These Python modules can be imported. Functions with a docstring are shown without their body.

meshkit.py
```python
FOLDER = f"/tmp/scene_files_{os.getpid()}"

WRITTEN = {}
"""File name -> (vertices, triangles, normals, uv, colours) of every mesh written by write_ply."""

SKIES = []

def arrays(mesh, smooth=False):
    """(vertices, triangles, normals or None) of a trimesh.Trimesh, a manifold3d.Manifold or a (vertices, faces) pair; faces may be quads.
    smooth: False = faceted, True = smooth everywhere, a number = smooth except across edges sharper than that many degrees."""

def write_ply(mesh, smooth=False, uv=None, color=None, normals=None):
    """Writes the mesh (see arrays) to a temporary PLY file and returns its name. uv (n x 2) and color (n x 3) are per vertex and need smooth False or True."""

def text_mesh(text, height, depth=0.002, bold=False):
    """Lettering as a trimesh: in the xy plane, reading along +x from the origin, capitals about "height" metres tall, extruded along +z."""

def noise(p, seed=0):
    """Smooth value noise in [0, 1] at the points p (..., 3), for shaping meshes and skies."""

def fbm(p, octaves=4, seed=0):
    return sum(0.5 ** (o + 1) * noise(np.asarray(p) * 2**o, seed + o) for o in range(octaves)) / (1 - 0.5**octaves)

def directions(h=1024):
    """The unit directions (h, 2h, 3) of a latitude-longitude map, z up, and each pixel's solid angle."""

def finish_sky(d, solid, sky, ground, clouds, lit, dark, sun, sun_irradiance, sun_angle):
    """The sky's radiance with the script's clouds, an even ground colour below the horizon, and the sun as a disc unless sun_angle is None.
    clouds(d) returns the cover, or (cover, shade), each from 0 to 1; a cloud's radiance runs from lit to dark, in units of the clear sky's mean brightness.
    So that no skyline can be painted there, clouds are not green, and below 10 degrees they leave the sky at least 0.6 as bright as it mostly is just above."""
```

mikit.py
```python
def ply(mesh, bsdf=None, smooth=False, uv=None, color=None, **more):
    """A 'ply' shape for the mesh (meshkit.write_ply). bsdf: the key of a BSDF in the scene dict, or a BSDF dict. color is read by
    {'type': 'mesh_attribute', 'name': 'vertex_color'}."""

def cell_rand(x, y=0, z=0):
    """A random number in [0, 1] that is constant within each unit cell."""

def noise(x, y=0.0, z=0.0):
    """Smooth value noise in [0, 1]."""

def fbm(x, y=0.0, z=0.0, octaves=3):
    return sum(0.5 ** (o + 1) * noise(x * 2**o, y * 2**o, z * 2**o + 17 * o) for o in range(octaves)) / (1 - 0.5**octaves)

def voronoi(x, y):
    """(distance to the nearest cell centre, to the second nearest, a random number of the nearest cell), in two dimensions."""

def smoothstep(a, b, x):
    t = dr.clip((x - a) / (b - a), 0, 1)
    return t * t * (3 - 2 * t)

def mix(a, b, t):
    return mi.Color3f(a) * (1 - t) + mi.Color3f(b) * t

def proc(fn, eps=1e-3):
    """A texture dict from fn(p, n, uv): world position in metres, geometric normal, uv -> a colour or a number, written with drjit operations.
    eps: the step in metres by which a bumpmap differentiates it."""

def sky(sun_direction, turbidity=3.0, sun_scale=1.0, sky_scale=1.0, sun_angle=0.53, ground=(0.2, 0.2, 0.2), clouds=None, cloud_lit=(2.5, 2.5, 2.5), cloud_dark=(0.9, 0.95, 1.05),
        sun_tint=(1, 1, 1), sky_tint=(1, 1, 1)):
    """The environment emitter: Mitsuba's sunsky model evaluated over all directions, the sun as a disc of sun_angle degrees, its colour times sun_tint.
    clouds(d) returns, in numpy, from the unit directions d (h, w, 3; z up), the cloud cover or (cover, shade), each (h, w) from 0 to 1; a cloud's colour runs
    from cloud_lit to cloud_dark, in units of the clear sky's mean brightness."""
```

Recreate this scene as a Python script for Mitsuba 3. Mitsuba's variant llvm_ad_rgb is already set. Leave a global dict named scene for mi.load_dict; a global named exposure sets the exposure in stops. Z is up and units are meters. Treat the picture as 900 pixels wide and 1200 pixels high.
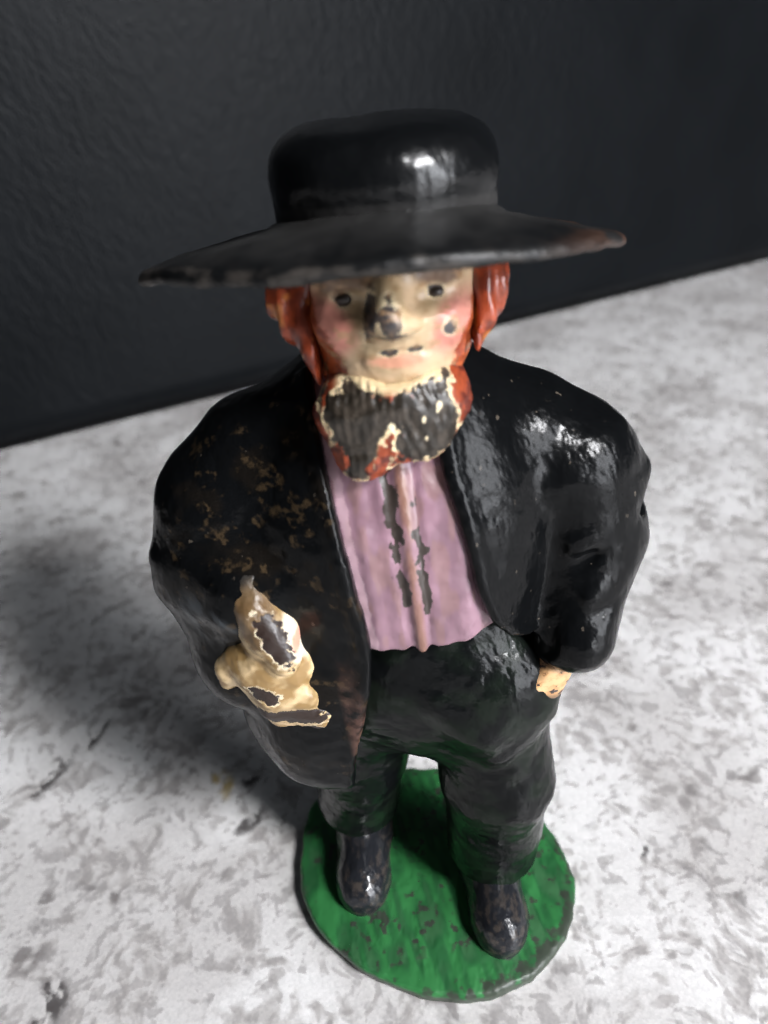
import math
import numpy as np, trimesh, drjit as dr, mitsuba as mi
import meshkit, mikit
from mikit import noise, fbm, smoothstep, mix, cell_rand

T = mi.ScalarTransform4f
scene = {'type': 'scene'}
labels = {}
exposure = 0.0

# ------------------------------------------------------------------ camera
PITCH, ROLL = math.radians(30.0), math.radians(5.0)
CAM = np.array([-0.003, -0.0916, 0.131])
FWD = np.array([0, math.cos(PITCH), -math.sin(PITCH)])
UP0 = np.array([0, math.sin(PITCH), math.cos(PITCH)])
UP = math.cos(ROLL) * UP0 + math.sin(ROLL) * np.array([1.0, 0, 0])
scene['camera'] = {
    'type': 'thinlens', 'fov': 65.3, 'fov_axis': 'y', 'near_clip': 0.005, 'far_clip': 20.0,
    'aperture_radius': 0.0007, 'focus_distance': 0.108,
    'to_world': T().look_at(origin=CAM.tolist(), target=(CAM + FWD).tolist(), up=UP.tolist()),
}

# ------------------------------------------------------------------ lamps of the room (off to the right, out of frame)
def sphere_lamp(key, pos, r, rad):
    scene[key] = {'type': 'sphere', 'center': pos, 'radius': r, 'emitter': {'type': 'area', 'radiance': {'type': 'rgb', 'value': rad}}}

sphere_lamp('globe_lamp', [0.36, -0.38, 0.47], 0.075, [104, 104, 106])
labels['globe_lamp'] = {'label': 'white globe lamp lighting the counter from the right', 'category': 'lamp'}
scene['window_light'] = {'type': 'rectangle', 'to_world': T().look_at(origin=[0.95, -0.85, 0.36], target=[0, 0, 0.12], up=[0, 0, 1]).scale([0.24, 0.34, 1]),
                         'emitter': {'type': 'area', 'radiance': {'type': 'rgb', 'value': [15.0, 15.4, 16.2]}}}
labels['window_light'] = {'label': 'bright window to the right of the counter', 'kind': 'structure'}
scene['room_light'] = {'type': 'constant', 'radiance': {'type': 'rgb', 'value': [0.045, 0.048, 0.052]}}

# ------------------------------------------------------------------ implicit modelling (millimetres)
def grid(lo, hi, h):
    ax = [np.arange(a, b + h, h, dtype=np.float32) for a, b in zip(lo, hi)]
    return list(np.meshgrid(*ax, indexing='ij')) + [ax, h]

def surface(fn, lo, hi, h):
    """Surface nets: the zero level of fn(x, y, z) in millimetres as a trimesh in metres."""
    X, Y, Z, ax, h = grid(lo, hi, h)
    d = fn(X, Y, Z).astype(np.float32)
    d[0], d[-1], d[:, 0], d[:, -1], d[:, :, 0], d[:, :, -1] = (np.maximum(a, 0.01) for a in (d[0], d[-1], d[:, 0], d[:, -1], d[:, :, 0], d[:, :, -1]))
    s = d < 0
    n = [k - 1 for k in d.shape]
    c8 = [(i, j, k) for i in (0, 1) for j in (0, 1) for k in (0, 1)]
    sl = lambda a, c: a[c[0]:c[0] + n[0], c[1]:c[1] + n[1], c[2]:c[2] + n[2]]
    cnt = sum(sl(s, c).astype(np.int8) for c in c8)
    ii, jj, kk = np.nonzero((cnt > 0) & (cnt < 8))
    ids = -np.ones(n, np.int64)
    ids[ii, jj, kk] = np.arange(len(ii))
    val = {c: d[ii + c[0], jj + c[1], kk + c[2]] for c in c8}
    acc, num = np.zeros((len(ii), 3)), np.zeros(len(ii))
    for a in c8:
        for e in range(3):
            if a[e]: continue
            b = list(a); b[e] = 1; b = tuple(b)
            va, vb = val[a], val[b]
            m = (va < 0) != (vb < 0)
            t = np.where(m, va / np.where(m, va - vb, 1), 0)
            p = np.tile(np.array(a, float), (len(ii), 1)); p[:, e] = t
            acc[m] += p[m]; num[m] += 1
    v = acc / num[:, None] + np.stack([ii, jj, kk], 1)
    v = v * h + np.array([a[0] for a in ax])
    quads = []
    for e in range(3):
        f, g = [(1, 2), (2, 0), (0, 1)][e]
        lo_ = [slice(None)] * 3; hi_ = [slice(None)] * 3
        lo_[e] = slice(0, -1); hi_[e] = slice(1, None)
        A, B = s[tuple(lo_)], s[tuple(hi_)]
        cr = A != B
        q = np.argwhere(cr)
        q = q[(q[:, f] > 0) & (q[:, g] > 0) & (q[:, f] < n[f]) & (q[:, g] < n[g])]
        ins = A[q[:, 0], q[:, 1], q[:, 2]]
        def at(df, dg):
            r = q.copy(); r[:, f] += df; r[:, g] += dg
            return ids[r[:, 0], r[:, 1], r[:, 2]]
        Q = np.stack([at(-1, -1), at(0, -1), at(0, 0), at(-1, 0)], 1)
        Q[~ins] = Q[~ins][:, ::-1]
        quads.append(Q)
    Q = np.vstack(quads)
    m = trimesh.Trimesh(v * 0.001, np.vstack([Q[:, [0, 1, 2]], Q[:, [0, 2, 3]]]), process=False)
    comps = trimesh.graph.connected_component_labels(m.face_adjacency, node_count=len(m.faces))
    keep = np.argmax(np.bincount(comps))
    m.update_faces(comps == keep); m.remove_unreferenced_vertices()
    from scipy.sparse import coo_matrix, diags
    e, k = m.edges_unique, len(m.vertices)
    A = coo_matrix((np.ones(2 * len(e)), (np.r_[e[:, 0], e[:, 1]], np.r_[e[:, 1], e[:, 0]])), (k, k)).tocsr()
    A = diags(1 / np.maximum(np.asarray(A.sum(1)).ravel(), 1)) @ A
    v = np.array(m.vertices)
    for w in (.5, -.53, .5, -.53):
        v = v + w * (A @ v - v)
    return trimesh.Trimesh(v, m.faces, process=False)

def smin(a, b, k):
    h = np.clip(0.5 + 0.5 * (b - a) / k, 0, 1)
    return b + (a - b) * h - k * h * (1 - h)

def smax(a, b, k): return -smin(-a, -b, k)

def ell(P, c, r):
    x, y, z = ((P[i] - c[i]) / r[i] for i in range(3))
    k0 = np.sqrt(x * x + y * y + z * z)
    k1 = np.sqrt((x / r[0]) ** 2 + (y / r[1]) ** 2 + (z / r[2]) ** 2)
    return k0 * (k0 - 1) / np.maximum(k1, 1e-6)

def cap(P, a, b, ra, rb=None):
    rb = ra if rb is None else rb
    a, b = np.array(a, np.float32), np.array(b, np.float32)
    ba = b - a
    t = np.clip(sum((P[i] - a[i]) * ba[i] for i in range(3)) / float(ba @ ba), 0, 1)
    return np.sqrt(sum((P[i] - a[i] - t * ba[i]) ** 2 for i in range(3))) - (ra + (rb - ra) * t)

def chain(P, pts, rs, k=1.5):
    d = None
    for i in range(len(pts) - 1):
        e = cap(P, pts[i], pts[i + 1], rs[i], rs[i + 1])
        d = e if d is None else smin(d, e, k)
    return d

def ridge(P, a, b, w, h): return h * np.exp(-(cap(P, a, b, 0) / w) ** 2)

def nz(P, f, seed=0):
    return meshkit.noise(np.stack([P[0] * f, P[1] * f, P[2] * f], -1), seed) - 0.5

def rough(P, d, amps, band=2.0):
    """Adds noise relief near the surface only. amps: (amplitude mm, wavelength mm, seed)."""
    m = np.abs(d) < band
    q = [p[m] for p in P]
    for a, w, s in amps:
        d[m] += a * 2 * nz(q, 1 / w, s)
    return d

def ip(z, zs, vs):
    from scipy.interpolate import PchipInterpolator
    return PchipInterpolator(zs, vs)(np.clip(z, zs[0], zs[-1])).astype(np.float32)

def put(key, mesh, bsdf, **kw):
    scene[key] = mikit.ply(mesh, bsdf, smooth=True, **kw)

# ------------------------------------------------------------------ materials
def bsdf(key, color, rough_=0.4, bump=None, bscale=1.0, eps=2e-4, **kw):
    d = {'type': 'principled', 'base_color': mikit.proc(color) if callable(color) else {'type': 'rgb', 'value': color},
         'roughness': mikit.proc(rough_) if callable(rough_) else rough_, **kw}
    if bump is not None:
        d = {'type': 'bumpmap', 'arbitrary': mikit.proc(bump, eps=eps), 'scale': bscale, 'bsdf': d}
    scene[key] = {'type': 'twosided', 'bsdf': d}

def mm(p): return p.x * 1000, p.y * 1000, p.z * 1000

def blob(u, v, cu, cv, ru, rv, ang=0.0):
    """1 at the centre of an elliptical patch, 0 on its rim, negative outside."""
    c, s = math.cos(math.radians(ang)), math.sin(math.radians(ang))
    a, b = ((u - cu) * c + (v - cv) * s) / ru, (-(u - cu) * s + (v - cv) * c) / rv
    return 1 - dr.sqrt(a * a + b * b)

METAL = (0.035, 0.028, 0.022)
CREAM = (0.62, 0.50, 0.30)
BLACK = (0.0028, 0.0031, 0.0035)

# countertop: speckled white stone
def granite(p, n, uv):
    x, y, z = mm(p)
    wx, wy = x + 6 * (fbm(x / 9, y / 9, 3.0) - .5), y + 6 * (fbm(x / 9, y / 9, 8.0) - .5)
    big = fbm(wx / 26, wy / 26, 1.0, octaves=4)
    mid = fbm(wx / 5.5, wy / 5.5, 5.0, octaves=4)
    fine = fbm(wx / 1.9, wy / 2.1, 11.0, octaves=3)
    thin = fbm(wx / 1.5, wy / 1.3, 31.0, octaves=2)
    col = mix((0.86, 0.848, 0.838), (0.66, 0.64, 0.628), smoothstep(.36, .68, big))
    col = mix(col, (0.43, 0.405, 0.39), .70 * smoothstep(.45, .62, mid) * smoothstep(.28, .64, fine))
    col = mix(col, (0.33, 0.31, 0.305), .62 * smoothstep(.57, .76, fine + .30 * (big - .5)))
    col = mix(col, (0.38, 0.355, 0.345), .55 * smoothstep(.60, .80, thin + .2 * (mid - .5)))
    dk = smoothstep(.66, .84, fbm(wx / 6.5 + 40, wy / 4.5, 21.0, octaves=3) + .30 * (big - .5))
    col = mix(col, (0.10, 0.085, 0.085), .5 * dk * smoothstep(.25, .7, fine))
    grit = fbm(x / .42, y / .42, 3.0, octaves=2)
    col = col * (.88 + .24 * grit)
    gold = blob(x + 1.5 * (fine - .5) * 3, y, GOLD[0], GOLD[1], 2.0, 4.6, 8)
    col = mix(col, (0.50, 0.36, 0.10), .8 * smoothstep(-.1, .8, gold + .9 * (fine - .5)))
    for cx, cy, ru, rv, a in DARKS:
        b = blob(x + 2.6 * (fine - .5) * 2, y + 3 * (mid - .5), cx, cy, ru, rv, a)
        col = mix(col, (0.05, 0.043, 0.043), .85 * smoothstep(-.1, .7, b + 1.1 * (fine - .5)))
    return col

GOLD = (-41.0, 26.5)
DARKS = [(-36, 27.5, 2.4, 1.6, 20), (-34.5, 16.5, 4.6, 1.7, 50), (-79, 33, 6.5, 1.7, 68), (-72, 45, 6, 1.2, 78),
         (-63, -16, 2.2, 4, 10), (39, 3, 1.1, 1.4, 0), (30, -5, .0001, .0001, 0)]
DARKS = DARKS[:-1]
bsdf('granite', granite, 0.30, specular=0.4)

def wall_col(p, n, uv):
    x, y, z = mm(p)
    return mix((0.003, 0.0037, 0.0045), (0.0068, 0.008, 0.0096), fbm(x / 30, z / 40, y / 30))
def wall_bump(p, n, uv):
    x, y, z = mm(p)
    s = x * .903 + y * .43                     # along the wall
    q = s + .35 * z
    a = fbm(q / 1.9 + 2 * noise(s / 9, z / 9), (z - .3 * s) / 5.0, 2.0, octaves=3)
    return (smoothstep(.30, .75, a)) * 0.00010 + .00007 * noise(s / 1.3, z / 2.0, 9.0)
bsdf('wall_vinyl', wall_col, 0.42, wall_bump, 1.0, eps=4e-4, specular=0.07)
bsdf('plinth_black', (0.003, 0.003, 0.0035), 0.85, specular=0.08)

def paint_relief(x, y, z): return 1e-5 * (4.0 * noise(x / .5, y / .5, z / 2.6) + 5 * noise(x / 1.4, y / 1.4, z / 2.4) + 2.2 * noise(x / .25, y / .25, z / .3))
def paint_bump(p, n, uv):
    x, y, z = mm(p)
    return 1e-5 * (4.0 * noise(x / .5, y / .5, z / 2.6) + 5 * noise(x / 1.4, y / 1.4, z / 2.4) + 2.2 * noise(x / .25, y / .25, z / .3))

# black paint of coat, with brown rubbed patches
def coat_col(p, n, uv):
    x, y, z = mm(p)
    f = fbm(x / 1.6, y / 1.6, z / 1.6, octaves=4)
    g = fbm(x / 4.5 + 9, y / 4.5, z / 4.5, octaves=3)
    left = smoothstep(-4, -10, x) * smoothstep(-1, -8, y)
    rub = smoothstep(.56, .66, f) * smoothstep(.47, .62, g) * left
    for cx, cz, r in ((-17, 90, 4.5), (-21, 83, 5.0), (-13, 86, 4), (-24, 92, 4)):
        rub = dr.maximum(rub, .9 * smoothstep(.50, .63, f + .25 * (blob(x, z, cx, cz, r, r * 1.3) - .55)) * smoothstep(0, .3, blob(x, z, cx, cz, r, r * 1.4)) * left)
    col = mix(BLACK, (0.006, 0.005, 0.0042), smoothstep(.5, .7, g) * left)
    h = fbm(x / .55, y / .55, z / .8, octaves=3)
    col = mix(col, (0.06, 0.04, 0.021), .6 * rub * smoothstep(.36, .62, h))
    grey_streak = smoothstep(0, .8, blob(x, z, -25.5, 72.5, 6.5, 4.5, -20)) * smoothstep(.42, .66, fbm((x + z) / 2.2, y / 3, (z - x) / 6, octaves=3))
    col = mix(col, (0.085, 0.095, 0.105), .75 * grey_streak)  # blue-grey streaks on the left sleeve beside the hand
    fleck = smoothstep(.76, .82, fbm(x / .7, y / .7, z / 1.1, octaves=3)) * smoothstep(.45, .6, g)
    col = mix(col, (0.09, 0.075, 0.06), .7 * fleck)
    # worn brown edge of the front hem
    edge = smoothstep(1.9, .6, dr.abs(x - (-8.6 - .06 * (z - 55)))) * smoothstep(70, 56, z) * smoothstep(-8, -12, y)
    col = mix(col, (0.085, 0.045, 0.035), .8 * edge * smoothstep(.3, .6, f))
    return col
def coat_rough(p, n, uv):
    x, y, z = mm(p)
    return .07 + .14 * fbm(x / 3, y / 3, z / 5) + .13 * fbm((x + y) / .5, y / .9, z / 4.0, octaves=2)
bsdf('coat_paint', coat_col, coat_rough, paint_bump, 1.4, specular=0.13)

def trouser_col(p, n, uv):
    x, y, z = mm(p)
    g = fbm(x / 4, y / 4, z / 4, octaves=3)
    col = mix((0.0032, 0.0037, 0.004), (0.006, 0.009, 0.0065), smoothstep(.4, .65, g))
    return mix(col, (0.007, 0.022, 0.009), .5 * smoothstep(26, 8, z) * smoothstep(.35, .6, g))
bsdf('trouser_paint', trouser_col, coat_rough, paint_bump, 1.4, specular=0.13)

def shoe_col(p, n, uv):
    x, y, z = mm(p)
    f = fbm(x / .9, y / 1.4, z / .9, octaves=3)
    return mix((0.013, 0.014, 0.017), (0.055, 0.045, 0.038), .75 * smoothstep(.48, .72, f) * smoothstep(14, 9, z))
bsdf('shoe_paint', shoe_col, coat_rough, paint_bump, 2.2, specular=0.4)

def hat_col(p, n, uv):
    x, y, z = mm(p)
    r = dr.sqrt(dr.square(x / 27.3) + dr.square(y / 23.0))
    f = fbm(x / 2, y / 2, z / 2, octaves=3)
    col = mix(BLACK, (0.014, 0.013, 0.0125), .5 * smoothstep(.35, .85, f) * smoothstep(117.6, 116.8, z))
    col = mix(col, (0.030, 0.029, 0.028), .6 * smoothstep(.95, .5, r + .5 * (fbm(x / 5, y / 5, 3.0) - .5)) * smoothstep(117.3, 116.6, z + .12 * y))
    rub = smoothstep(.955, .99, r + .06 * (f - .5)) * smoothstep(117.6, 116.8, z)
    col = mix(col, (0.06, 0.052, 0.045), .5 * rub * smoothstep(.35, .6, f))
    rust = smoothstep(.80, .93, r + .15 * (f - .5)) * smoothstep(12, 22, x)
    return mix(col, (0.05, 0.022, 0.012), .55 * rust * smoothstep(.3, .6, f))
def hat_rough(p, n, uv):
    x, y, z = mm(p)
    return mix(.42, .2, smoothstep(116.5, 118.5, z)).x + .08 * fbm(x / 2, y / 2, z / 3)
bsdf('hat_paint', hat_col, hat_rough, paint_bump, 1.2, specular=0.35)

# face
def face_chip(x, y, z, f):
    chip = blob(x, z, -.9, 109.0, 1.2, 2.2, 8)                                 # bare metal on the nose
    chip = dr.maximum(chip, blob(x, z, -2.7, 109.2, .6, 2.8, -10))
    chip = dr.maximum(chip, blob(x, z, -.8, 107.3, 2.6, .6, 0))
    chip = dr.maximum(chip, blob(x, z, 5.0, 107.0, .75, .8))                     # chip on the cheek
    chip = dr.maximum(chip, blob(x, z, -1.2, 105.2, 1.1, .42, 3))               # mouth line
    chip = dr.maximum(chip, blob(x, z, 1.5, 105.3, .9, .38, 3))
    chip = dr.maximum(chip, blob(x, z, -5.2, 110.3, 1.0, .8))                    # smudged eyes
    chip = dr.maximum(chip, blob(x, z, 3.8, 110.4, .9, .75))
    return chip + 1.0 * (f - .5) + .5 * (fbm(x / .4, y / .4, z / .4, octaves=2) - .5)
def face_col(p, n, uv):
    x, y, z = mm(p)
    f = fbm(x / .8, y / .8, z / .8, octaves=3)
    g = fbm(x / 2.5, y / 2.5, z / 2.5 + 7, octaves=3)
    col = mix((0.48, 0.345, 0.215), (0.37, 0.265, 0.15), smoothstep(.4, .65, g))
    for cx, cz, ru, rv, a in ((-7.0, 107.6, 3.2, 4.2, 25), (5.7, 107.0, 3.0, 4.4, -25)):
        col = mix(col, (0.47, 0.175, 0.14), .9 * smoothstep(0, .55, blob(x, z, cx, cz, ru, rv, a) + .3 * (g - .5)))
    lip = blob(x, z, -.3, 104.3, 3.8, .9)
    col = mix(col, (0.55, 0.20, 0.14), .6 * smoothstep(0, .5, lip + .3 * (f - .5)))
    side = dr.abs(x + .1) - (5.6 + .42 * (z - 103.5)) + 1.6 * (f - .5) + .8 * (g - .5)
    col = mix(col, mix((0.34, 0.075, 0.022), (0.20, 0.035, 0.015), smoothstep(.4, .6, f)), smoothstep(-.25, .35, side))
    front = smoothstep(-11, -13, y)
    chip = face_chip(x, y, z, f)
    col = mix(col, (0.70, 0.58, 0.38), .7 * front * smoothstep(-.25, .02, chip))
    col = mix(col, (0.035, 0.03, 0.03), front * smoothstep(.06, .16, chip))
    brow_shade = blob(x, z, -5.0, 112.0, 4.0, 1.5, 10)  # brown brows, widened to paint in the shade under the hat brim
    brow_shade = dr.maximum(brow_shade, blob(x, z, 4.2, 112.1, 3.6, 1.4, -8))
    col = mix(col, (0.08, 0.04, 0.022), .9 * front * smoothstep(-.1, .5, brow_shade + .5 * (f - .5)))
    return mix(col, (0.30, 0.18, 0.09), .75 * smoothstep(.50, .68, f) * smoothstep(.42, .58, g))
def face_bump(p, n, uv):
    x, y, z = mm(p)
    return paint_relief(x, y, z) - 8e-5 * smoothstep(.02, .16, face_chip(x, y, z, fbm(x / .8, y / .8, z / .8, octaves=3))) * smoothstep(-11, -13, y)
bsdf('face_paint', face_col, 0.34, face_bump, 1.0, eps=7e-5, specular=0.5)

def hair_col(p, n, uv):
    x, y, z = mm(p)
    f = fbm(x / 1.2, y / 1.2, z / 2.2, octaves=3)
    col = mix((0.30, 0.052, 0.018), (0.13, 0.022, 0.010), smoothstep(.38, .62, f))
    col = mix(col, (0.50, 0.17, 0.035), .7 * smoothstep(.58, .7, fbm(x / 2 + 5, y / 2, z / 2, octaves=2)))
    return mix(col, (0.05, 0.025, 0.015), smoothstep(-2, 3, y))
bsdf('hair_paint', hair_col, 0.25, paint_bump, 0.8, specular=0.55)

def beard_chip(x, y, z):
    f = fbm(x / .9, y / .9, z / 1.6, octaves=3)
    g = fbm(x / 2.4, y / 2.4, z / 3.5, octaves=2)
    h = fbm(x / .35, y / .35, z / .5, octaves=2)
    # bare patch of the front: two lobes parted by a painted cleft
    chip = dr.minimum(dr.minimum(x + 8.0 - .22 * (98 - z), 5.3 - x - .2 * (z - 98)), dr.minimum(102.1 + .05 * x - z + 1.8 * (fbm(x / .8, 2.0, 1.0, octaves=3) - .5), 9.0))
    chip = dr.minimum(chip, (z - 92.2) - .22 * (x + 4))
    chip = dr.minimum(chip, dr.select(z < 98, dr.abs(x + 1.7 + .30 * (97 - z)) - (.4 + .16 * (97.5 - z)), 9.0))
    return chip * .55 + 1.2 * (f - .5) + .8 * (g - .5) + .5 * (h - .5)
def beard_col(p, n, uv):
    x, y, z = mm(p)
    f = fbm(x / .9, y / .9, z / 1.6, octaves=3)
    g = fbm(x / 2.4, y / 2.4, z / 3.5, octaves=2)
    red = mix((0.24, 0.045, 0.016), (0.085, 0.016, 0.010), smoothstep(.4, .6, f))
    chip = beard_chip(x, y, z)
    front = smoothstep(-11.5, -13.5, y)
    red = mix(red, (0.62, 0.48, 0.28), front * smoothstep(101.0, 101.8, z + (f - .5)) * smoothstep(6.2, 4.5, dr.abs(x + 1.2)))
    col = mix(red, (0.66, 0.52, 0.32), front * smoothstep(-.15, -.02, chip) * smoothstep(.42, .54, g + .5 * (f - .5) + .04))
    col = mix(col, mix((0.015, 0.0115, 0.008), (0.042, 0.033, 0.025), smoothstep(.4, .7, f)), front * smoothstep(.10, .22, chip))
    for cx, cz, r in ((1.9, 98.8, .55), (3.4, 99.5, .65), (2.0, 96.3, .35), (-1.5, 98.0, .45)):
        col = mix(col, (0.68, 0.58, 0.40), front * smoothstep(.1, .35, blob(x, z, cx, cz, r * .75, r * 1.2) + 1.9 * (fbm(x / .6, y / .6, z / .9, octaves=2) - .5)))
    return col
def beard_bump(p, n, uv):
    x, y, z = mm(p)
    return 1.3 * paint_relief(x, y, z) - 1.1e-4 * smoothstep(0, .16, beard_chip(x, y, z)) * smoothstep(-11.5, -13.5, y)
bsdf('beard_paint', beard_col, 0.36, beard_bump, 1.0, eps=7e-5, specular=0.45)

def shirt_col(p, n, uv):
    x, y, z = mm(p)
    f = fbm(x / .8, y / .8, z / 1.4, octaves=3)
    g = fbm(x / 1.8, y / 1.8, z / 6, octaves=3)
    col = mix((0.25, 0.145, 0.182), (0.18, 0.103, 0.13), smoothstep(.35, .65, g))
    col = mix(col, (0.21, 0.12, 0.10), .45 * smoothstep(.52, .66, fbm(x / 1.1 + 4, y / 2, z / 5, octaves=2)))
    s = 95 - z
    a = dr.abs(x - (-2.9 + .075 * s)) ; b = dr.abs(x - (.35 + .035 * s)); c = dr.abs(x - (-1.1 + .05 * s))
    col = mix(col, (0.20, 0.10, 0.06), .75 * smoothstep(.9, .2, c) * smoothstep(.3, .6, g + .15))
    worn = dr.maximum(.95 - a - 3 * smoothstep(76, 72, z), .75 - b - 3 * smoothstep(87, 90, z) - 3 * smoothstep(74, 71, z))
    worn = worn + 2.6 * (fbm(x / 1.1, 3.0, z / 2.0, octaves=4) - .53)
    col = mix(col, (0.035, 0.026, 0.022), smoothstep(.22, .38, worn))
    rim = smoothstep(-.3, .0, .4 - dr.abs(x - (-8.6 + .12 * (95 - z))) + .8 * (f - .5))
    return mix(col, (0.52, 0.36, 0.40), .5 * rim)
bsdf('shirt_paint', shirt_col, 0.36, paint_bump, 1.0, specular=0.5)

def hand_chip(x, y, z, f):
    chip = blob(x, z, -17.5, 74.6, 1.5, 4.0, 27)
    chip = dr.maximum(chip, blob(x, z, -20.0, 66.4, 2.2, 1.1, -28))
    chip = dr.maximum(chip, blob(x, z, -17.6, 61.9, 6.0, 1.5, -8))
    chip = dr.maximum(chip, .7 * blob(x, z, -14.8, 59.2, 1.7, .45, -12))
    return chip + .8 * (f - .5) + .4 * (fbm(x / .35, y / .35, z / .35, octaves=2) - .5)
def hand_col(p, n, uv):
    x, y, z = mm(p)
    x, z = x - .5, z + 2.3
    f = fbm(x / .7, y / .7, z / .7, octaves=3)
    g = fbm(x / 2.2, y / 2.2, z / 2.2, octaves=3)
    col = mix((0.54, 0.40, 0.225), (0.25, 0.155, 0.06), smoothstep(.34, .60, g))
    col = mix(col, (0.11, 0.065, 0.03), .9 * smoothstep(-.1, .35, blob(x, z, -20.2, 78.0, 3.4, 5.6, 25) + .5 * (f - .5)))
    col = mix(col, (0.02, 0.018, 0.016), smoothstep(79.0, 81.5, z + 1.5 * (g - .5)))
    chip = hand_chip(x, y, z, f)
    col = mix(col, (0.80, 0.70, 0.52), .6 * smoothstep(-.14, .02, chip) * smoothstep(.46, .6, g + .2 * (f - .5)))
    col = mix(col, (0.66, 0.58, 0.46), smoothstep(.0, .4, blob(x, z, -15.3, 73.5, .9, 4.0, 18)))
    col = mix(col, (0.62, 0.24, 0.16), .8 * smoothstep(.1, .5, blob(x, z, -15.1, 73.5, .9, 1.4, 0) + .5 * (f - .5)))
    return mix(col, (0.022, 0.013, 0.010), smoothstep(.06, .15, chip))
def hand_bump(p, n, uv):
    x, y, z = mm(p)
    return paint_relief(x, y, z) - 1.2e-4 * smoothstep(.02, .14, hand_chip(x - .5, y, z + 2.3, fbm((x - .5) / .7, y / .7, (z + 2.3) / .7, octaves=3)))
bsdf('hand_paint', hand_col, 0.36, hand_bump, 1.0, eps=7e-5, specular=0.45)
def skin_col(p, n, uv):
    x, y, z = mm(p)
    f = fbm(x / .8, y / .8, z / .8, octaves=3)
    col = mix((0.62, 0.38, 0.19), (0.50, 0.27, 0.12), smoothstep(.4, .6, f))
    edge = dr.maximum(smoothstep(58.9, 60.2, z + 1.2 * (f - .5)), smoothstep(56.2, 54.6, z + 1.2 * (f - .5)))
    return mix(mix(col, (0.10, 0.055, 0.03), .85 * edge), (0.04, 0.03, 0.025), smoothstep(.63, .70, f))
bsdf('skin_paint', skin_col, 0.4)
bsdf('eye_paint', (0.02, 0.015, 0.013), 0.3)

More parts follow.
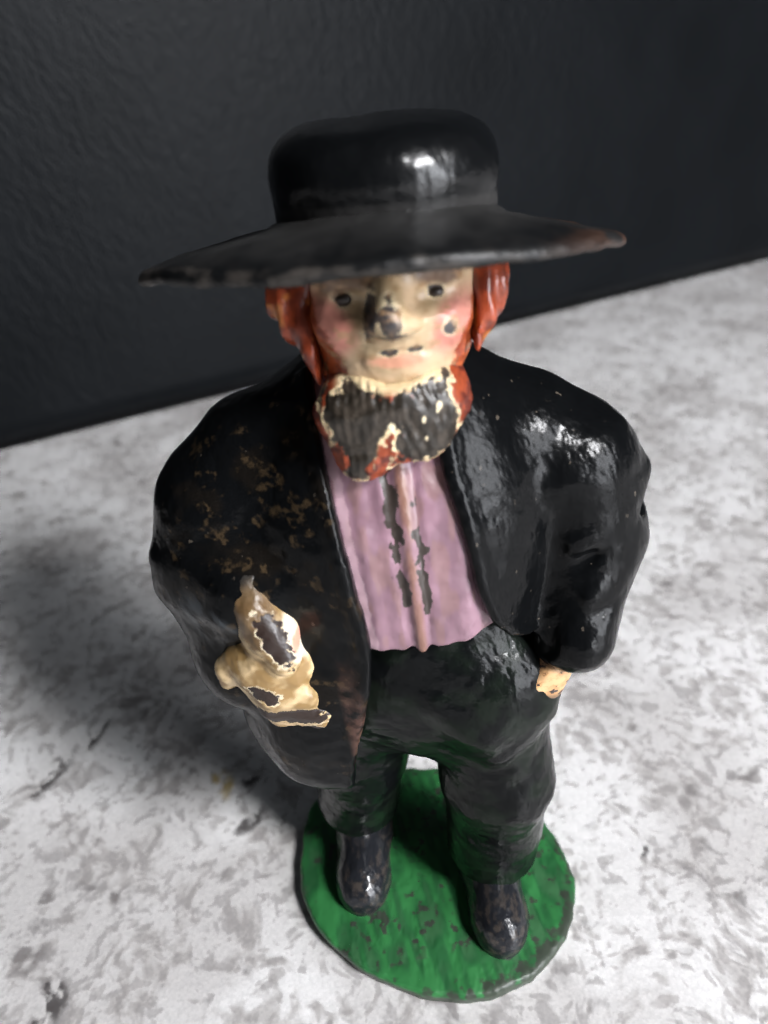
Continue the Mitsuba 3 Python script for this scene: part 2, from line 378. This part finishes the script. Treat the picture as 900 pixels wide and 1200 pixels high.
def base_col(p, n, uv):
    x, y, z = mm(p)
    f = fbm(x / 1.3, y / 1.3, z / 1.3, octaves=4)
    g = fbm(x / 5, y / 5, 2.0, octaves=3)
    st = noise(x / 1.1 + .5 * y / 3, y / 5.0, 4.0)
    col = mix((0.030, 0.178, 0.050), (0.016, 0.098, 0.031), smoothstep(.35, .65, .5 * g + .5 * st))
    col = mix(col, (0.06, 0.16, 0.07), .45 * smoothstep(.45, .85, st) * smoothstep(.4, .6, g))
    r = dr.sqrt(dr.square(x / 24.5) + dr.square((y - 1) / 24.0))
    chip = smoothstep(.92, 1.0, r + .42 * (f - .5)) * smoothstep(-34, 0, x - y)
    chip = dr.maximum(chip, smoothstep(2.5, 1.6, z + .8 * (f - .5)))
    chip = dr.maximum(chip, smoothstep(.58, .66, f) * smoothstep(.42, .58, g))
    return mix(col, (0.040, 0.045, 0.036), .92 * chip)
def base_bump(p, n, uv):
    x, y, z = mm(p)
    return 1e-4 * (1.5 * fbm(x / 1.1 + y / 6, y / 3.2, 1.0) + .9 * noise(x / .5, y / .7, z / .5))
bsdf('base_paint', base_col, 0.42, base_bump, 1.0, specular=0.5)

# ------------------------------------------------------------------ the setting: countertop and wall
ct = trimesh.creation.box((3.0, 3.0, 0.04)); ct.apply_translation((0, 0.4, -0.02))
scene['countertop'] = mikit.ply(ct, 'granite')
labels['countertop'] = {'label': 'white and grey speckled stone countertop', 'kind': 'structure'}

WA = math.atan2(0.1911, 0.4016)                 # the wall runs obliquely behind the figure
WT = T().translate([-0.1564, 0.2074, 0]).rotate([0, 0, 1], math.degrees(WA))
def wall_box(x0, x1, y0, y1, z0, z1, r):
    b = trimesh.creation.box((x1 - x0, y1 - y0, z1 - z0)); b.apply_translation(((x0 + x1) / 2, (y0 + y1) / 2, (z0 + z1) / 2))
    return b
from shapely import box as sbox
prof = sbox(0.012, 0.0135, 0.030, 1.5).buffer(0.012, quad_segs=14)      # rounded lower edge of the board
wm = trimesh.creation.extrude_polygon(prof, 3.0, engine='earcut')
wm.apply_transform(np.array([[0, 0, 1, -1.3], [1, 0, 0, 0], [0, 1, 0, 0], [0, 0, 0, 1.0]]))
scene['wall'] = mikit.ply(wm, 'wall_vinyl', smooth=30, to_world=WT)
labels['wall'] = {'label': 'black leather-grained wall panel behind the figurine', 'kind': 'structure'}
scene['wall__plinth'] = mikit.ply(wall_box(-1.3, 1.7, 0.006, 0.034, 0.0, 0.008, 0), 'plinth_black', to_world=WT)
labels['wall__plinth'] = {'label': 'black recessed strip under the wall panel'}

# ------------------------------------------------------------------ the figurine
F = 'figurine'
labels[F] = {'label': 'worn painted figurine of a bearded person in black hat and coat on green base', 'category': 'figurine'}

# base: irregular oval plate
bp = np.array([(-23.6, 6.2), (-22.6, -3.8), (-14.2, -14.8), (-3.4, -20.8), (6.3, -21.8), (16.6, -17.6), (23.6, -7), (24.1, 1.0), (22.2, 8), (17, 16), (8, 22), (-4, 24.5), (-15, 23.5), (-22.5, 16)])
def closed_spline(pts, n=200):
    from scipy.interpolate import CubicSpline
    q = np.vstack([pts, pts[:1]]); t = np.r_[0, np.cumsum(np.linalg.norm(np.diff(q, axis=0), axis=1))]
    return CubicSpline(t, q, bc_type='periodic')(np.linspace(0, t[-1], n, endpoint=False))
bo = closed_spline(bp)
def base_sdf(X, Y, Z):
    xs, ys = X[:, 0, 0], Y[0, :, 0]
    gx, gy = np.meshgrid(xs, ys, indexing='ij')
    import shapely
    poly = shapely.Polygon(bo); pts = shapely.points(gx, gy)
    d = shapely.distance(poly.exterior, pts) * np.where(shapely.contains(poly, pts), -1, 1)
    d2 = (d + .5 * (meshkit.fbm(np.stack([gx / 3.5, gy / 3.5, gx * 0], -1), 3) - .5) * 2)[:, :, None].astype(np.float32)
    top = 2.9 + 1.7 * np.clip(-d2 / 16, 0, 1) ** .7 + .5 * (meshkit.fbm(np.stack([gx / 4, gy / 6, gx * 0 + 3], -1), 3) - .5)[:, :, None]
    dd = smax(d2 - .25 * (Z - 1.2), Z - top, 1.0)
    return smax(dd, -Z, .3)
put(F + '__base', surface(base_sdf, (-27, -26, -.6), (27, 28, 6.5), .35), 'base_paint')
labels[F + '__base'] = {'label': 'chipped green painted oval base'}

# shoes
def shoe(P, ang, heel, toe_r=5.0, L=17.0):
    c, s = math.cos(math.radians(ang)), math.sin(math.radians(ang))
    x, y = P[0] - heel[0], P[1] - heel[1]
    u, v, z = x * c + y * s, -x * s + y * c, P[2] - 3.6          # v negative towards the toe
    q = (u, v, z)
    d = ell(q, (0, -L + 5.2, 1.6), (toe_r, 6.0, 5.0))
    d = smin(d, ell(q, (0, -5.5, 2.6), (toe_r - .3, 9.0, 6.0)), 2.5)
    d = smin(d, cap(q, (0, -2, 3), (0, -2, 14), 4.9, 5.0), 3.0)
    d = smax(d, -(z + 1.2), .4)
    sole = smax(ell(q, (0, -L / 2 + 1.0, -.2), (toe_r + .5, L / 2 + 1.6, 3.5)), z - .8, .3)
    d = smin(d, smax(sole, -(z + 1.2), .3), .35)
    return rough(P, d, ((.12, 2.2, 4), (.05, .8, 5)))
for i, (ang, heel) in enumerate(((-3, (-11.6, 9.8)), (1, (9.9, .4)))):
    k = F + '__shoe' + ('' if i == 0 else '_001')
    hx, hy = heel
    put(k, surface(lambda X, Y, Z: shoe((X, Y, Z), ang, heel, 4.75), (hx - 8, hy - 19, 2), (hx + 8, hy + 9, 19), .25), 'shoe_paint')

# trousers
def trousers(X, Y, Z):
    P = (X, Y, Z)
    d = smin(ell(P, (2.5, -1.5, 56), (16.3, 12.4, 18)), ell(P, (8.0, -6.0, 53), (8.5, 9.5, 10)), 3)
    r = chain(P, [(9.2, -3.5, 54), (11.0, -4.6, 32), (10.6, -2.0, 13)], [9.6, 8.2, 7.6], 3)
    l = chain(P, [(-7.6, -1, 53), (-10.2, 3.0, 34), (-11.8, 6.6, 17)], [9.4, 7.8, 7.2], 3)
    r = smax(r, 11.5 + .35 * (Y + 3) - Z, 1.2)
    l = smax(l, 15.0 + .2 * (Y - 7) - Z, 1.2)
    d = smin(d, smin(r, l, 1.5), 3.0)
    d = smax(d, Z - 68.3, 1.5)
    # fold lines at the crotch and over the shoe, pocket slit
    d = smin(d, ell(P, (13.8, -8.6, 54.5), (5.0, 4.6, 6.5)), 4)                # pocket pushed out by the hand
    for a, b, w, h in (((1, -15, 57), (8, -15, 49), 2.2, .8), ((17, -10, 50), (9, -14.5, 45), 2.0, .8), ((4, -15, 24), (15, -14, 21), 1.8, .6), ((-16, -4, 24), (-5, -4, 22), 1.8, .6), ((2, -13, 46), (10, -15, 41), 1.8, -.5)):
        d = d - ridge(P, a, b, w, h)
    d = smax(d, -cap(P, (9.2, -17.5, 68), (9.0, -16.2, 60), .55), .6)
    return rough(P, d, ((.3, 9, 1), (.2, 3.2, 2), (.08, 1.0, 3)))
put(F + '__trousers', surface(trousers, (-20, -20, 8), (22, 16, 70), .36), 'trouser_paint')

# torso sections shared by shirt and coat
ZS = [40, 46, 56, 66, 74, 82, 88, 94, 99, 103]
RX = [20.5, 20, 19.2, 19, 19.5, 20, 19.0, 15.5, 11.0, 6]
RF = [14.5, 15.5, 16.8, 18.2, 18.3, 17.4, 15.6, 13.2, 10.5, 6]
RB = [15.5, 15, 14, 13.5, 13.5, 13.5, 13, 12, 9.5, 5]
def torso(P, off=0.0, cx=-1.2):
    x, y, z = P
    zz = z[0, 0, :]
    rx, rf, rb = (ip(zz, ZS, a)[None, None, :] - off for a in (RX, RF, RB))
    ry = np.where(y < 0, rf, rb)
    k = (np.abs((x - cx) / rx) ** 2.3 + np.abs(y / ry) ** 2.3) ** (1 / 2.3)
    return (k - 1) * np.minimum(rx, ry) * .9

XLz, XL = [40, 47, 58, 69, 80, 95, 103], [-10.6, -9.8, -7.6, -5.9, -7.4, -9.2, -9.8]
XRz, XR = [58, 62, 66, 70, 76, 84, 93, 103], [40, 22.0, 13.2, 9.6, 7.0, 5.4, 3.6, 4.0]

def shirt(X, Y, Z):
    P = (X, Y, Z)
    d = torso(P, 1.3)
    hem = 68.3 + .12 * np.clip(X - 3, 0, 20) ** 1.6 * .35
    d = smax(d, hem - Z, .9)
    d = smax(d, np.maximum(X - 16, -X - 16), 1); d = smax(d, Y - 4, 1); d = smax(d, Z - 100, 1)
    s = 95 - Z
    fr = Y < -4
    for a, b, w, h in ((-2.9, .075, .55, -.28), (.35, .035, .45, -.25), (-1.15, .05, .75, .35), (-6.2, .055, .7, .16), (-4.6, .05, .7, -.12), (4.6, .05, 1.3, .25)):
        d = np.where(fr, d - h * np.exp(-((X - a - b * s) / w) ** 2), d)
    return rough(P, d, ((.16, 3.0, 21), (.10, 1.1, 22)))
put(F + '__shirt', surface(shirt, (-17, -20, 66), (17, 6, 101), .3), 'shirt_paint')

ARM_L = ([(-17.5, -.5, 87.5), (-22.6, -1.5, 82), (-24.9, -3, 74.5), (-20.0, -9.0, 74.5)], [9.0, 8.9, 8.2, 7.2])
ARM_R = ([(14.5, -.5, 87.5), (20.6, -1.2, 83), (22.6, -3.0, 74.5), (20.2, -7.6, 61.0)], [9.0, 8.9, 7.7, 5.9])
def coat(X, Y, Z):
    P = (X, Y, Z)
    d = torso(P, 0)
    d = smin(d, ell(P, (-1.2, -1, 93.5), (17, 10.5, 7.5)), 2)
    zz = Z[0, 0, :]
    xl, xr = ip(zz, XLz, XL)[None, None, :], ip(zz, XRz, XR)[None, None, :]
    # raised lapel edges
    d = np.where(Y < -4, d - .55 * np.exp(-((X - xl + 1.0) / 1.0) ** 2) - .45 * np.exp(-((X - xr - 1.2) / 1.1) ** 2) * (Z > 66), d)
    hem = 43.2 + .05 * (Y + 16) + np.where(X > 0, .0, 0)
    d = smax(d, hem - Z, 1.2)
    # left skirt panel leans out over the pocket
    d = smin(d, smax(smin(ell(P, (-14.5, -7.5, 55), (8.5, 9.0, 19)), ell(P, (-17.8, -3, 51), (8.2, 8.0, 14)), 2), hem - Z, 1.0), 3)
    wedge = np.maximum(np.maximum(xl - X, X - xr) * .95, Y + 1.0)
    d = smax(d, -wedge, .7)
    left, right = chain(P, *ARM_L, 3), chain(P, *ARM_R, 3)
    left = smin(left, ell(P, (-23.5, -5.0, 63.5), (7.2, 8.4, 10.5)), 4)
    # cuff of the right sleeve, cut square
    ax = np.array([-2.4, -5.2, -13.0]); ax /= np.linalg.norm(ax)
    right = smax(right, sum((P[i] - (19.9, -8.8, 58.6)[i]) * ax[i] for i in range(3)), .8)
    # sleeve folds
    right = smin(right, cap(P, (22.4, -5.2, 73), (20.6, -10.6, 63.2), 5.5, 5.0), 2.0)        # forearm pushed forward to the pocket
    for a, b, w, h in (((31, -4.0, 84), (19.5, -11.5, 77.5), 1.8, .9), ((31, -4, 80), (18.5, -13.0, 74.2), 1.1, -1.0), ((17.5, -13.5, 73), (16.0, -13.5, 63), 1.1, -.9),
                       ((29, -6, 74), (21, -13.5, 70.8), 1.2, .6), ((27.5, -7, 70.5), (22, -14, 68.2), .9, -.5), ((26, -8, 62.8), (16.5, -13.6, 61.6), .8, .55), ((27, -5, 91), (16, -11.5, 85), 2.4, .5)):
        right = right - ridge(P, a, b, w, h)
    for a, b, w, h in (((-32, -6.5, 78), (-22, -14, 77.5), 1.6, .7), ((-32, -6, 73), (-23, -14.5, 74), 1.4, .7), ((-30, -5.5, 68), (-23, -13.5, 70.5), 1.5, .7)):
        left = left - ridge(P, a, b, w, h)
    d = smin(d, right, 2.2); d = smin(d, left, 2.6)
    d = smax(d, Z - 102.5, 1)
    # collar crease on the right breast and armhole lines
    d = smax(d, -cap(P, (7.6, -13.8, 99.5), (7.0, -17.2, 89), .5), .9)
    for a, b, w, h in (((5.6, -12.5, 99), (5.2, -16.4, 90), .7, .6), ((12.0, -11.8, 97), (11.0, -15.8, 88), .7, .55), ((15.2, -12.4, 91), (15.0, -16.0, 76), 1.2, -.8),
                       ((8.6, -17, 86), (13.8, -16.5, 70), 1.0, .45), ((11.5, -17, 84), (15.0, -15.5, 71), .9, -.45)):
        d = d - ridge(P, a, b, w, h)
    return rough(P, d, ((.25, 10, 11), (.11, 3.5, 12), (.07, 1.1, 13)))
put(F + '__coat', surface(coat, (-36, -22, 40), (34, 18, 104), .4), 'coat_paint')

# hands
def hand_holding(X, Y, Z):
    P = (X - .5, Y - .2, Z + 2.3)
    d = chain(P, [(-20.6, -12.2, 79), (-18.4, -14.8, 73.5)], [3.9, 3.9], 2)            # wrist and back of the hand
    d = smin(d, ell(P, (-18.7, -15.0, 68.2), (5.6, 3.3, 4.4)), 1.6)
    d = smin(d, chain(P, [(-19.8, -15.2, 77.5), (-16.9, -17.3, 71.4)], [2.5, 2.4], 1), 1.0)        # index finger over the fist
    for a, m, b in (((-22.8, -14.2, 68.6), (-19.5, -16.6, 65.2), (-15.2, -16.0, 64.0)), ((-23.2, -13.2, 66.4), (-19.6, -15.8, 62.6), (-13.6, -15.5, 61.0)),
                    ((-22.6, -12.2, 64.4), (-18.8, -14.8, 60.6), (-14.0, -15.0, 58.8))):
        d = smin(d, chain(P, [a, m, b], [1.9, 2.0, 2.1], .8), 1.2)
    d = smin(d, chain(P, [(-22.0, -13.8, 70.5), (-24.6, -13.6, 67.6), (-25.2, -13.2, 65.2)], [2.3, 2.0, 1.5], .8), 1.0)       # thumb
    d = d + .35
    return rough(P, d, ((.15, 1.6, 31), (.06, .6, 32)), 1)
put(F + '__hand', surface(hand_holding, (-28, -25, 52), (-9, -8, 82), .22), 'hand_paint')
labels[F + '__hand'] = {'label': 'cream hand at the hip with chipped paint'}
def hand_pocket(X, Y, Z):
    P = (X, Y, Z)
    d = chain(P, [(19.2, -8.8, 62), (16.6, -10.2, 56.0)], [3.2, 2.9], 1)
    for k in range(4):
        d = smin(d, cap(P, (14.8 + 1.4 * k, -11.8 + .9 * k, 56.5), (13.2 + 1.2 * k, -9.5 + .8 * k, 50.5), 1.1, .9), .6)
    d = smin(d, cap(P, (17, -11.6, 59), (14.2, -12.4, 56.0), 1.3, 1.1), .6)
    return rough(P, d, ((.12, 1.5, 33),), 1)
put(F + '__hand_001', surface(hand_pocket, (9, -18, 48), (25, -4, 66), .25), 'skin_paint')
labels[F + '__hand_001'] = {'label': 'hand pushed into the trouser pocket'}

# head
def head(X, Y, Z):
    P = (X, Y, Z)
    d = ell(P, (-.3, -3.0, 109), (9.9, 12.6, 12.5))
    d = smin(d, ell(P, (-.4, -7.0, 103.0), (7.3, 8.8, 7.5)), 3)                              # jaw
    for sx in (-1, 1):
        d = smin(d, ell(P, (-.6 + 4.7 * sx, -11.8, 107.4), (3.0, 3.3, 2.8)), 2.0)            # cheeks
        d = smax(d, -ell(P, (-.6 + 4.5 * sx, -16.0, 110.2), (2.7, 2.4, 1.5)), 1.3)           # eye sockets
        d = smin(d, ell(P, (-.6 + 1.9 * sx, -16.4, 108.1), (1.2, 1.3, 1.0)), .7)             # nostrils
    d = smin(d, cap(P, (-.8, -14.2, 112.6), (-.9, -17.3, 108.8), 1.1, 1.75), 1.4)            # nose
    d = smin(d, cap(P, (-6.5, -12.6, 112.7), (5.3, -12.6, 112.7), 1.2), 1.6)                 # brow
    d = smin(d, cap(P, (-3.0, -14.4, 106.0), (2.4, -14.4, 106.0), .95), .7)                  # lips
    d = smin(d, cap(P, (-2.6, -14.4, 104.2), (2.0, -14.4, 104.2), 1.05), .7)
    d = smax(d, -cap(P, (-2.8, -15.8, 105.2), (2.4, -15.8, 105.2), .28), .3)
    d = smin(d, cap(P, (0, -1, 98), (0, 0, 92), 8), 2)
    return rough(P, d, ((.14, 1.8, 41), (.06, .7, 42)), 1)
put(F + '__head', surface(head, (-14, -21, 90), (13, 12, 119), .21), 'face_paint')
labels[F + '__head'] = {'label': 'cream face with pink cheeks and chipped nose'}
for i, sx in enumerate((-1, 1)):
    c = (-.6 + 4.5 * sx, -13.3, 110.2)
    put(F + '__head__eye' + ('' if i == 0 else '_001'), surface(lambda X, Y, Z: ell((X, Y, Z), c, (.88, .85, .58)), (c[0] - 2, c[1] - 2, c[2] - 2), (c[0] + 2, c[1] + 2, c[2] + 2), .12), 'eye_paint')

def strands(P, d, k, amp, seed):
    a = np.arctan2(P[0] + .6, -P[1] + 2)
    return d + amp * np.sin(k * a + 3.0 * nz(P, .22, seed) * 2)

def hair(X, Y, Z):
    P = (X, Y, Z)
    w = ip(Z[0, 0, :], [92, 98, 103, 107, 111, 118], [8.6, 8.8, 9.6, 11.4, 12.3, 12.0])[None, None, :]
    k = np.sqrt(((X + .7) / w) ** 2 + ((Y + .5) / (w + .3)) ** 2)
    d = (k - 1) * w
    d = smax(d, 94 - Z, 2); d = smax(d, Z - 114.6, 1)
    for sx in (-1, 1):                                                                        # locks over the ears
        d = smin(d, chain(P, [(-.5 + 10.4 * sx, -6.5, 111.5), (-.5 + 10.0 * sx, -7.4, 109), (-.5 + 9.0 * sx, -8.6, 106.8), (-.5 + 7.0 * sx, -10.2, 104.2), (-.5 + 5.9 * sx, -11.8, 101.4), (-.6 + 5.3 * sx, -12.0, 98)], [2.3, 2.5, 2.3, 2.2, 2.2, 2.2], 1), 1.2)
    face = np.maximum(np.maximum(np.abs(X + .1) - 8.3, -(Z - 98)), Y + 7.0)
    d = smax(d, -face, .6)
    d = strands(P, d, 34, .22, 51)
    return rough(P, d, ((.15, 2.0, 52),), 1)
put(F + '__hair', surface(hair, (-16, -16, 92), (15, 15, 118), .25), 'hair_paint')
labels[F + '__hair'] = {'label': 'red hair showing under the hat brim'}

def beard(X, Y, Z):
    P = (X, Y - .7, Z)
    d = ell(P, (-.6, -10.3, 98.5), (8.0, 7.2, 6.0))
    d = smin(d, chain(P, [(-4.9, -14.0, 98.0), (-4.5, -15.2, 94.3)], [4.5, 3.3], 1), 1.2)
    d = smin(d, chain(P, [(2.7, -13.8, 98.6), (1.9, -14.8, 95.8)], [4.3, 3.2], 1), 1.8)
    d = smin(d, chain(P, [(-1.2, -14.6, 99), (-1.2, -15.0, 96.4)], [4.1, 3.2], 1), 2.0)
    d = smax(d, -ell(P, (-.6, -15.0, 107.2), (6.6, 10.0, 5.2)), .8)
    m = np.abs(d) < 1.5
    a = np.sin(2 * np.pi * (X + .12 * (Z - 98) * np.sign(X + 1) + 1.8 * nz((P[0], P[1], P[2] * .5), .3, 61)) / .95)
    d = np.where(m, d + (.035 + .10 * nz(P, .5, 64)) * a, d)
    return rough(P, d, ((.2, 1.8, 62), (.08, .7, 63)), 1)
put(F + '__beard', surface(beard, (-12, -23, 87), (10, -2, 107), .18), 'beard_paint')
labels[F + '__beard'] = {'label': 'forked red beard worn to bare metal at the front'}

# hat
def brim(X, Y, Z):
    P = (X, Y, Z)
    x2, y2 = (X + .8) / 26.6, Y / np.where(Y < 0, 22.6, 23.5)
    r = np.sqrt(x2 ** 2 + y2 ** 2)
    side = x2 ** 2 / np.maximum(x2 ** 2 + y2 ** 2, 1e-4)
    rr = np.clip((r - .43) / .57, 0, 1.1)
    j0 = 113.9 - .2 * np.clip(Y, -12.5, 0) - .09 * np.clip(Y, 0, 12.5)
    mid = j0 - rr ** 1.35 * (1.75 + 1.75 * side - .7 * np.clip(y2, 0, 1)) + .22 * np.sin(X * .21 + 1) * rr
    t = .88 - .08 * rr
    d = smax(np.abs(Z - mid) - t, (r - 1) * 22, 1.1)
    d = smin(d, np.maximum(np.sqrt((X / 12.3) ** 2 + (Y / 12.5) ** 2) - 1, 0) * 12 + np.abs(Z - j0 - .1) - 1.2, 1.2)
    return rough(P, d, ((.2, 5, 71), (.07, 1.2, 72)), 1)
put(F + '__hat__brim', surface(brim, (-30, -26, 106), (30, 27, 120.5), .35), 'hat_paint')
labels[F + '__hat__brim'] = {'label': 'wide black brim with rubbed edge'}
def crown(X, Y, Z):
    P = (X, Y, Z)
    w = ip(Z[0, 0, :], [113, 117, 120, 122, 126], [12.0, 12.0, 12.2, 12.2, 11.9])[None, None, :]
    r = np.sqrt(((X - .1) / w) ** 2 + (Y / (w + .3)) ** 2) * w
    top = 125.5 - .010 * (X ** 2 + Y ** 2) - .35 * np.exp(-((X + 3) / 2.5) ** 2)
    d = smax(r - w, Z - top, 4.2)
    d = smax(d, 112.5 - Z, .5)
    return rough(P, d, ((.18, 5, 75), (.05, 1.2, 76)), 1)
put(F + '__hat__crown', surface(crown, (-14, -15, 111.5), (14, 15, 127.5), .3), 'hat_paint')
